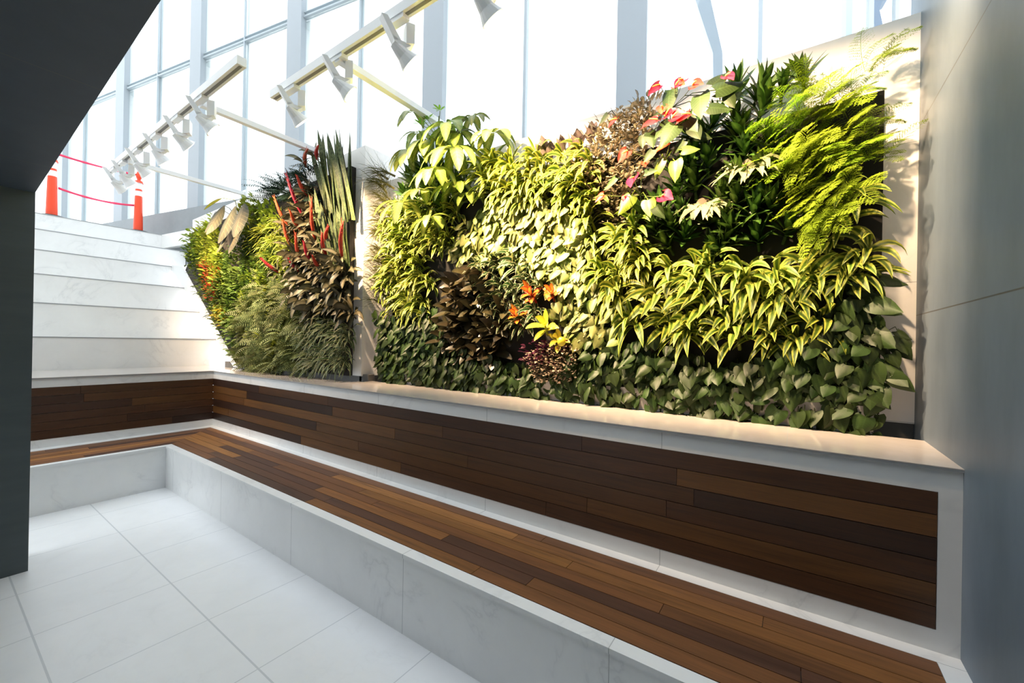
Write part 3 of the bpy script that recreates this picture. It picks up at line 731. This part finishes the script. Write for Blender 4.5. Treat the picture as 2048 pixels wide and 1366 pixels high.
n+=fill(GR,A((757,350),(785,345),(790,480),(778,600),(760,620)),YW,.11,'thin grassy plant arching over the left edge of the right plant wall','grassy plants',scale=(.8,1.15),rot=lambda:(U(-.2,.2),U(-.9,-.1),U(-.4,.2)))
n+=fill(CA,A((1075,322),(1100,305),(1185,275),(1190,300),(1110,330)),YW,.085,'dusky upright round-leaved calathea on the top row','calatheas on the top row',rot=lambda:(U(-.1,.1),U(-.2,.2),U(-.4,.4)))
for (px,py,sc,lb) in ((1070,600,1.,'orange-red croton at the left end of the croton cluster'),(1040,645,.9,'orange croton above the yellow one'),(1108,598,.8,'red croton nearest the bright pothos')):
    p=at(px,py,'y',2.92); CR_.put(p,lb,scale=sc)
for (px,py,sc,lb) in ((1095,665,1.05,'yellow-green croton in the centre of the croton cluster'),(1120,690,.8,'small golden croton beside the round yellow fruit')):
    p=at(px,py,'y',2.9); CY.put(p,lb,scale=sc)
m=MB(); 
rows=[];uv=[]
for i in range(9):
    a=PI*i/8; rows.append([V((math.sin(a)*math.cos(b)*.032,math.sin(a)*math.sin(b)*.032,math.cos(a)*.036)) for b in [2*PI*k/14 for k in range(15)]]); uv.append([(0,0)]*15)
m.grid(rows,uv); tag(m.build('lemon',simple('lemon_skin',(.72,.58,.03),.4),loc=at(1123,683,'y',2.74)),'round yellow lemon-like fruit hanging below the croton','fruit')

# -- anthuriums: one plant each, with separate blooms
def anthurium(px,py,leaves,blooms,label,mat=L_anth,yb=2.96):
    base=at(px,py,'y',yb); e=empty('anthurium',base)
    for i,(lx,ly,s,ang,*mm) in enumerate(leaves):
        c=at(lx,ly,'y',yb-.14-.03*(i%3))-base; m=MB()
        nr=V((U(-.4,.3),-1,U(.1,.6))).normalized(); d=V((math.sin(ang),0,-math.cos(ang))); d=(d-nr*d.dot(nr)).normalized()
        s*=.86; heart(m,c,d,nr,s,s*.72,U(.05,.2),.5); m.tube([V((0,0,0)),c*.5+V((0,-.02,.03)),c],.003,4,cap=False)
        m.build('leaf',mm[0] if mm else mat,e)
    for i,(bx,by,s,ang) in enumerate(blooms):
        c=at(bx,by,'y',yb-.18-.02*(i%2))-base; m=MB()
        nr=V((U(-.5,.2),-1,U(.2,.8))).normalized(); d=V((math.sin(ang),0,-math.cos(ang))); d=(d-nr*d.dot(nr)).normalized()
        s*=1.12; heart(m,c,d,nr,s,s*.92,-.25,-.2); f=m.build('bloom',L_spathe,e)
        m=MB(); m.tube([c+nr*.004,c+nr*.02+d*.02,c+nr*.035+d*.045],[.006,.006,.003],6); m.build('spadix',L_spadix,f)
        m=MB(); m.tube([V((0,0,0)),c*.6+V((0,0,-.01)),c],.0025,4,cap=False); m.build('flower_stalk',L_gstem,f)
    tag(e,label,'plant')
Y_=L_anthy
anthurium(1345,215,[(1340,180,.19,-.1),(1400,190,.2,.1),(1432,180,.2,1.9),(1322,222,.17,-1.2),(1375,240,.15,.6),(1418,215,.16,1.3),(1340,240,.19,-.5)],
  [(1320,170,.085,-.9),(1352,172,.08,.8),(1366,160,.085,-.4),(1386,170,.08,1.)],'anthurium with four red blooms rising at the top of the wall')
anthurium(1440,200,[(1425,170,.16,2.4),(1455,190,.12,.4)],[(1452,152,.075,.5)],'anthurium with a single dark red bloom against the marble, rightmost')
anthurium(1335,265,[(1300,265,.14,.2),(1385,255,.15,.4),(1350,250,.2,-.5),(1392,270,.12,1.2),(1368,282,.12,-.9)],
  [(1325,215,.08,0.),(1345,235,.09,1.4),(1315,240,.10,-1.1),(1380,228,.09,-.8),(1330,233,.08,1.7)],'anthurium with a bunch of bright red blooms at mid height')
anthurium(1330,320,[(1322,318,.16,-.35,Y_),(1350,322,.17,.05,Y_),(1365,300,.12,1.5,Y_),(1285,270,.12,.1),(1305,300,.13,-.6)],
  [(1340,285,.10,-.9),(1255,302,.09,-.6),(1290,325,.05,.1)],'anthurium with two glowing yellow-green heart leaves below a pink bloom')
anthurium(1280,390,[(1262,392,.18,-.6,Y_),(1296,400,.16,.15,Y_),(1310,415,.12,.7),(1230,355,.14,-1.),(1290,345,.1,1.6)],
  [(1268,355,.10,.2),(1325,392,.10,.9),(1208,390,.07,-.9),(1250,392,.045,0.)],'lowest anthurium with pink blooms and drooping yellow-green leaves')
anthurium(1235,235,[(1215,228,.10,-1.)],[(1233,238,.075,-.5)],'anthurium with one small coral bloom among the pink-olive leaves')

# -- staghorn ferns
def staghorn(px,py,specs,label,yb=2.95):
    base=at(px,py,'y',yb); e=empty('staghorn_fern',base)
    for (ang,lb,lf,wd) in specs:
        m=MB(); d=V((math.sin(ang),-.55,-math.cos(ang)*.6+.35)).normalized(); nr=V((0,-.6,.8))
        strip(m,V((0,0,0)),d,nr,lb,wd,lambda t:.35+.65*t,.7,.08,4,2)
        p=d*lb*.93-V((0,0,.16*lb)); dd=(d+V((0,0,-.6))).normalized(); s_=dd.cross(nr).normalized(); k=3
        for i in range(k):
            f=(i/(k-1)-.5)*2; st_=p+s_*(-f)*wd*-.40; d2=(dd+s_*f*.75).normalized()
            l2=lf*U(.7,1.15)
            strip(m,st_-d2*.02,d2,nr,l2,wd*.52,lambda t:max(.06,1-t**1.5),.9,.1,5,1)
            if i%2==0: strip(m,st_+d2*l2*.35-V((0,0,.02)),(d2+s_*U(-.7,.7)).normalized(),nr,l2*.5,wd*.22,lambda t:max(.06,1-t**1.5),.9,.1,4,1)
        m.build('frond',L_stag,e)
    m=MB(); m.tube([V((0,.05,0)),V((0,-.02,0))],[.05,.035],10); m.build('shield',L_stem,e)
    tag(e,label,'plant')
staghorn(1405,408,[(-.8,.09,.12,.09),(-.1,.11,.13,.12),(.55,.12,.14,.11),(1.1,.10,.12,.08)],'pale staghorn fern hanging among the dark rosettes, lower left one')
staghorn(1498,330,[(-1.3,.11,.10,.08),(-.4,.12,.14,.10),(.35,.12,.12,.09),(1.5,.14,.16,.09),(.9,.12,.15,.07)],'pale staghorn fern hanging left of the feathery fern, upper right one')

# -- umbrella plant (schefflera)
base=at(868,420,'y',2.99); e=empty('umbrella_plant',base)
tag(e,'tall umbrella plant with drooping leaf clusters rising above the marble frame','plant')
stems=MB()
top=at(878,232,'y',2.80)-base
def stalk(c): 
    k=min(.9,max(.1,c.z/max(.01,top.z))); q_=V((top.x*k,top.y*k,top.z*k*.85)); stems.tube([q_,q_.lerp(c,.5)+V((0,0,.02)),c],.0035,5,cap=False)
stems.tube([V((0,0,-.15)),V((.0,-.05,.1)),top*.7,top],[.012,.011,.008,.005],7)
for (px,py,yy,Ln,W,n_) in ((893,285,2.72,.21,.06,8),(855,315,2.72,.20,.055,7),(826,258,2.8,.15,.045,5),(822,335,2.70,.20,.055,7),(905,330,2.66,.21,.055,9),(868,352,2.64,.17,.05,8),
        (945,268,2.86,.13,.038,6),(985,300,2.82,.16,.048,8),(915,300,2.8,.17,.05,7),(838,300,2.84,.15,.045,6),(905,385,2.78,.17,.05,7),(845,395,2.75,.16,.048,6),(805,420,2.72,.20,.05,5),(860,450,2.72,.17,.045,6),(935,400,2.84,.14,.04,6)):
    c=at(px,py-(34 if py<340 else 15),'y',yy)-base; m=MB(); umbrella(m,c,V((U(-.2,.2),-.35,1)).normalized(),n_+1,Ln*1.7,W*1.9,2.2); m.build('leaf_cluster',L_scheff,e); stalk(c)
for (px,py) in ((880,222),(855,240),(842,250)):
    c=at(px,py,'y',2.8)-base; m=MB(); umbrella(m,c,V((0,-.2,1)).normalized(),7,.075,.022,.4); o=m.build('young_leaf_cluster',L_scheffn,e); o['label']='fresh light green leaf cluster'; stalk(c)
stems.build('stem',L_gstem,e)

# ------------------------------------------------------------------ left wall plants
YL=2.68
SB=Plant('small_leaved_bush',lambda:one(bushclump(46,.14,.075,.036,.14),L_bright),3,'plant')
SG=Plant('small_leaved_bush',lambda:one(bushclump(50,.15,.08,.034,.15),L_bush),4,'plant')
SO_=Plant('small_leaved_bush',lambda:one(bushclump(80,.15,.045,.016,.14),L_orange),2,'plant')
SY=Plant('small_leaved_bush',lambda:one(bushclump(44,.13,.07,.042,.13),L_yellow),2,'plant')
FP=Plant('fern_plant',lambda:one(fernplant(9,.26,(0,-.8,.5),1.1,.05,1.5),L_pale),4,'plant')
FD=Plant('fern_plant',lambda:one(fernplant(10,.28,(0,-.7,.7),1.1,.05,1.0),L_darkgreen),2,'plant')
AG=Plant('aglaonema_plant',lambda:one(rosette(11,.24,.07,1.9,P_ell,el=(.25,1.4),fold=.2),L_agl),4,'plant')
SPD=Plant('spider_plant',lambda:one(rosette(20,.23,.02,2.3,P_lance,el=(.2,1.5),fold=.2,seg=8),L_white),4,'plant')
GL=Plant('grassy_plant',lambda:one(rosette(22,.26,.022,1.9,P_lance,el=(.2,1.4),fold=.2),L_bright),3,'plant')
n+=fill(SB,A((385,470),(430,440),(440,500),(470,550),(440,560),(400,520),(388,520)),YL,.20,'bright yellow-green bush at the far left of the left plant wall','bright bushes at the far left',scale=(1.,1.3))
n+=fill(SG,A((378,470),(390,540),(420,600),(470,690),(500,740),(480,640),(440,560),(400,520)),YL,.24,'green bush along the slanting edge of the left plant wall','green bushes along the slanted edge',scale=(1.,1.2))
n+=fill(SO_,A((405,530),(425,520),(450,560),(445,610),(420,600)),YL,.19,'orange-red bush beside the slanting edge of the steps','orange bushes',scale=(1.,1.3))
n+=fill(SY,A((425,610),(455,610),(470,650),(450,660)),YL,.18,'golden yellow bush below the orange one','yellow bushes',scale=(.9,1.2))
n+=fill(SB,A((485,415),(550,395),(565,440),(540,470),(490,450)),YL,.20,'bright green bush right of the dark banded leaves','bright bushes near the top',scale=(1.,1.25))
n+=fill(FD,A((510,400),(565,368),(600,345),(640,330),(640,400),(580,410),(540,400)),YL,.19,'dark blue-green fern on the top edge of the left plant wall','dark ferns on the top edge',scale=(.9,1.3))
n+=fill(SG,A((440,545),(500,470),(560,470),(560,560),(500,640),(470,640)),YL,.21,'mid-green bush in the middle of the left plant wall','mid-green bushes',scale=(.9,1.2))
n+=fill(GL,A((480,470),(560,440),(600,480),(590,540),(520,520)),YL,.20,'arching yellow-green grassy plant left of the red spikes','arching grassy plants',scale=(.8,1.1))
n+=fill(SB,A((480,560),(560,500),(600,560),(560,700),(500,700)),YL-.03,.27,'bright yellow-green tuft among the pale ferns of the left plant wall','bright tufts among the ferns',scale=(.7,1.))
n+=fill(FP,A((470,640),(520,570),(600,570),(620,650),(610,748),(560,750),(500,745)),YL,.17,'pale sage fern in the lower part of the left plant wall','pale ferns',rot=lambda:(U(-.3,.3),U(-1.6,1.6),U(-.7,.7)),scale=(1.,1.35))
n+=fill(AG,A((590,520),(640,500),(705,540),(706,640),(610,640),(590,580)),YL,.17,'silver and brown arching broad-leaved aglaonema below the red spikes','aglaonemas',scale=(.9,1.15))
n+=fill(SPD,A((620,645),(705,640),(704,748),(620,748)),YL,.16,'dark striped spider plant with curling leaves at the lower right of the left plant wall','spider plants',scale=(.9,1.2))
n+=fill(AG,A((600,400),(640,360),(650,480),(620,500),(585,470)),YL+.02,.17,'silver and brown arching broad-leaved aglaonema between the red spikes','aglaonemas between the spikes',scale=(.8,1.05))
# snake plants
def snake(px,py,label,lean):
    base=at(px,py,'y',2.72); e=empty('snake_plant',base)
    for i in range(9):
        m=MB(); l=U(.6,.98); d=V((U(-.16,.12)+lean,-U(.02,.28),1)).normalized()
        strip(m,V((U(-.09,.09),U(-.05,.03),U(-.03,.03))),d,V((U(-.4,.4),-1,0)),l,U(.05,.07),P_blade,U(-.05,.1),.25,9,1)
        m.build('blade',L_sans,e)
    tag(e,label,'plant')
snake(705,440,'snake plant with tall banded blades closest to the white pier, upper row',.0)
snake(683,430,'snake plant with tall banded blades, second from the white pier, upper row',-.02)
snake(662,425,'snake plant with tall banded blades, third from the white pier, upper row',-.08)
snake(699,560,'snake plant with tall banded blades closest to the white pier, lower row',.0)
snake(680,575,'snake plant with tall banded blades behind the red spikes, lower row',-.05)
snake(662,540,'snake plant with blades leaning left behind the red spikes',-.12)
# bromeliads with red spikes
sp=[((573,345),(611,442),'leftmost of the two tall red spikes at the top'),((594,350),(622,400),'short one right of the tallest spike'),((549,392),(582,462),'left outer one halfway up'),
 ((580,420),(606,465),'one in the middle below the tall pair'),((624,395),(633,492),'upright one in the centre'),((566,440),(590,505),'one hanging just below the left outer spike'),((592,465),(606,535),'low one in the middle'),
 ((645,465),(657,520),'small one left of the snake plants'),((658,452),(655,490),'smallest one left of the snake plants'),((687,442),(686,522),'one standing inside the snake plants'),((522,515),(562,548),'lowest one on the far left, leaning left'),
 ((577,515),(607,550),'low leaning one above the aglaonemas'),((625,510),(649,546),'low leaning one in the centre'),((608,482),(630,535),'one just above the low leaning spikes'),((616,297),(613,335),'red tip above the top edge, left one'),((637,290),(638,325),'red tip above the top edge, right one')]
for i,((tx,ty),(bx,by),lb) in enumerate(sp):
    base=at(bx,by,'y',2.66); tip=at(tx,ty,'y',2.42+.03*(i%3))-base; e=empty('bromeliad',base)
    m=MB(); k=8; tip=V(tip); side=tip.cross(OUT).normalized()
    pts=[tip*(j/k)+OUT*(.03*math.sin(PI*j/k)) for j in range(k+1)]
    m.tube(pts,[.008,.011,.017,.02,.021,.019,.016,.011,.004],8)
    for j in range(1,k):   # overlapping bracts
        for sg in (-1,1): strip(m,pts[j],(tip.normalized()+side*sg*.35).normalized(),OUT,tip.length/k*1.3,.018,P_ell,-.1,.3,2,1)
    f=m.build('flower_spike',L_sword,e); f['label']='red sword-shaped flower spike'
    rosette(7,.2,.045,1.5,P_lance,el=(.5,1.4)).build('foliage',L_agl,e)
    tag(e,'bromeliad with a red flower spike, '+lb,'plant')
# big dark banded leaves
base=at(478,440,'y',2.66); e=empty('banded_leaf_plant',base)
for (lx,ly,s,an) in ((448,428,.42,-.35),(470,430,.50,-.1),(488,425,.46,.15),(462,455,.34,-.5),(430,440,.30,-.3),(475,475,.34,.1),(455,480,.3,-.4),(490,455,.3,.5)):
    c=at(lx,ly,'y',2.5)-base; m=MB(); nr=V((U(-.3,.3),-1,.35)).normalized(); d=V((math.sin(an),0,-math.cos(an))); d=(d-nr*d.dot(nr)).normalized()
    s*=1.15; c=c+V((0,0,.12)); strip(m,c,d,nr,s,s*.62,P_ell,.2,-.12,7,2); m.tube([V((0,0,0)),c*.5+V((0,-.03,.06)),c],.004,4,cap=False); m.build('leaf',L_darkbig,e)
m=MB(); q0=at(477,428,'y',2.55)-base; q1=at(470,400,'y',2.45)-base; q2=at(445,396,'y',2.42)-base; q3=at(408,412,'y',2.4)-base
m.tube([q0,q1,q2],.005,4); strip(m,q2,(q3-q2),UP,(q3-q2).length,.05,P_ell,.25,.1,5,1); o=m.build('dry_leaf',L_yellow,e); o['label']='dry yellowish leaf on a thin arching stalk'
tag(e,'plant with large dark banded drooping leaves at the upper left of the left plant wall','plant')
print('plants placed',n)

# ------------------------------------------------------------------ light
w=bpy.data.worlds.new('world'); bpy.context.scene.world=w; w.use_nodes=True
bg=w.node_tree.nodes['Background']; bg.inputs[0].default_value=(.88,.945,1.,1); bg.inputs[1].default_value=1.3
sc=bpy.context.scene
sc.view_settings.view_transform='Standard'; sc.view_settings.look='None'; sc.view_settings.gamma=1; sc.view_settings.use_curve_mapping=False
sc.view_settings.exposure=1.38
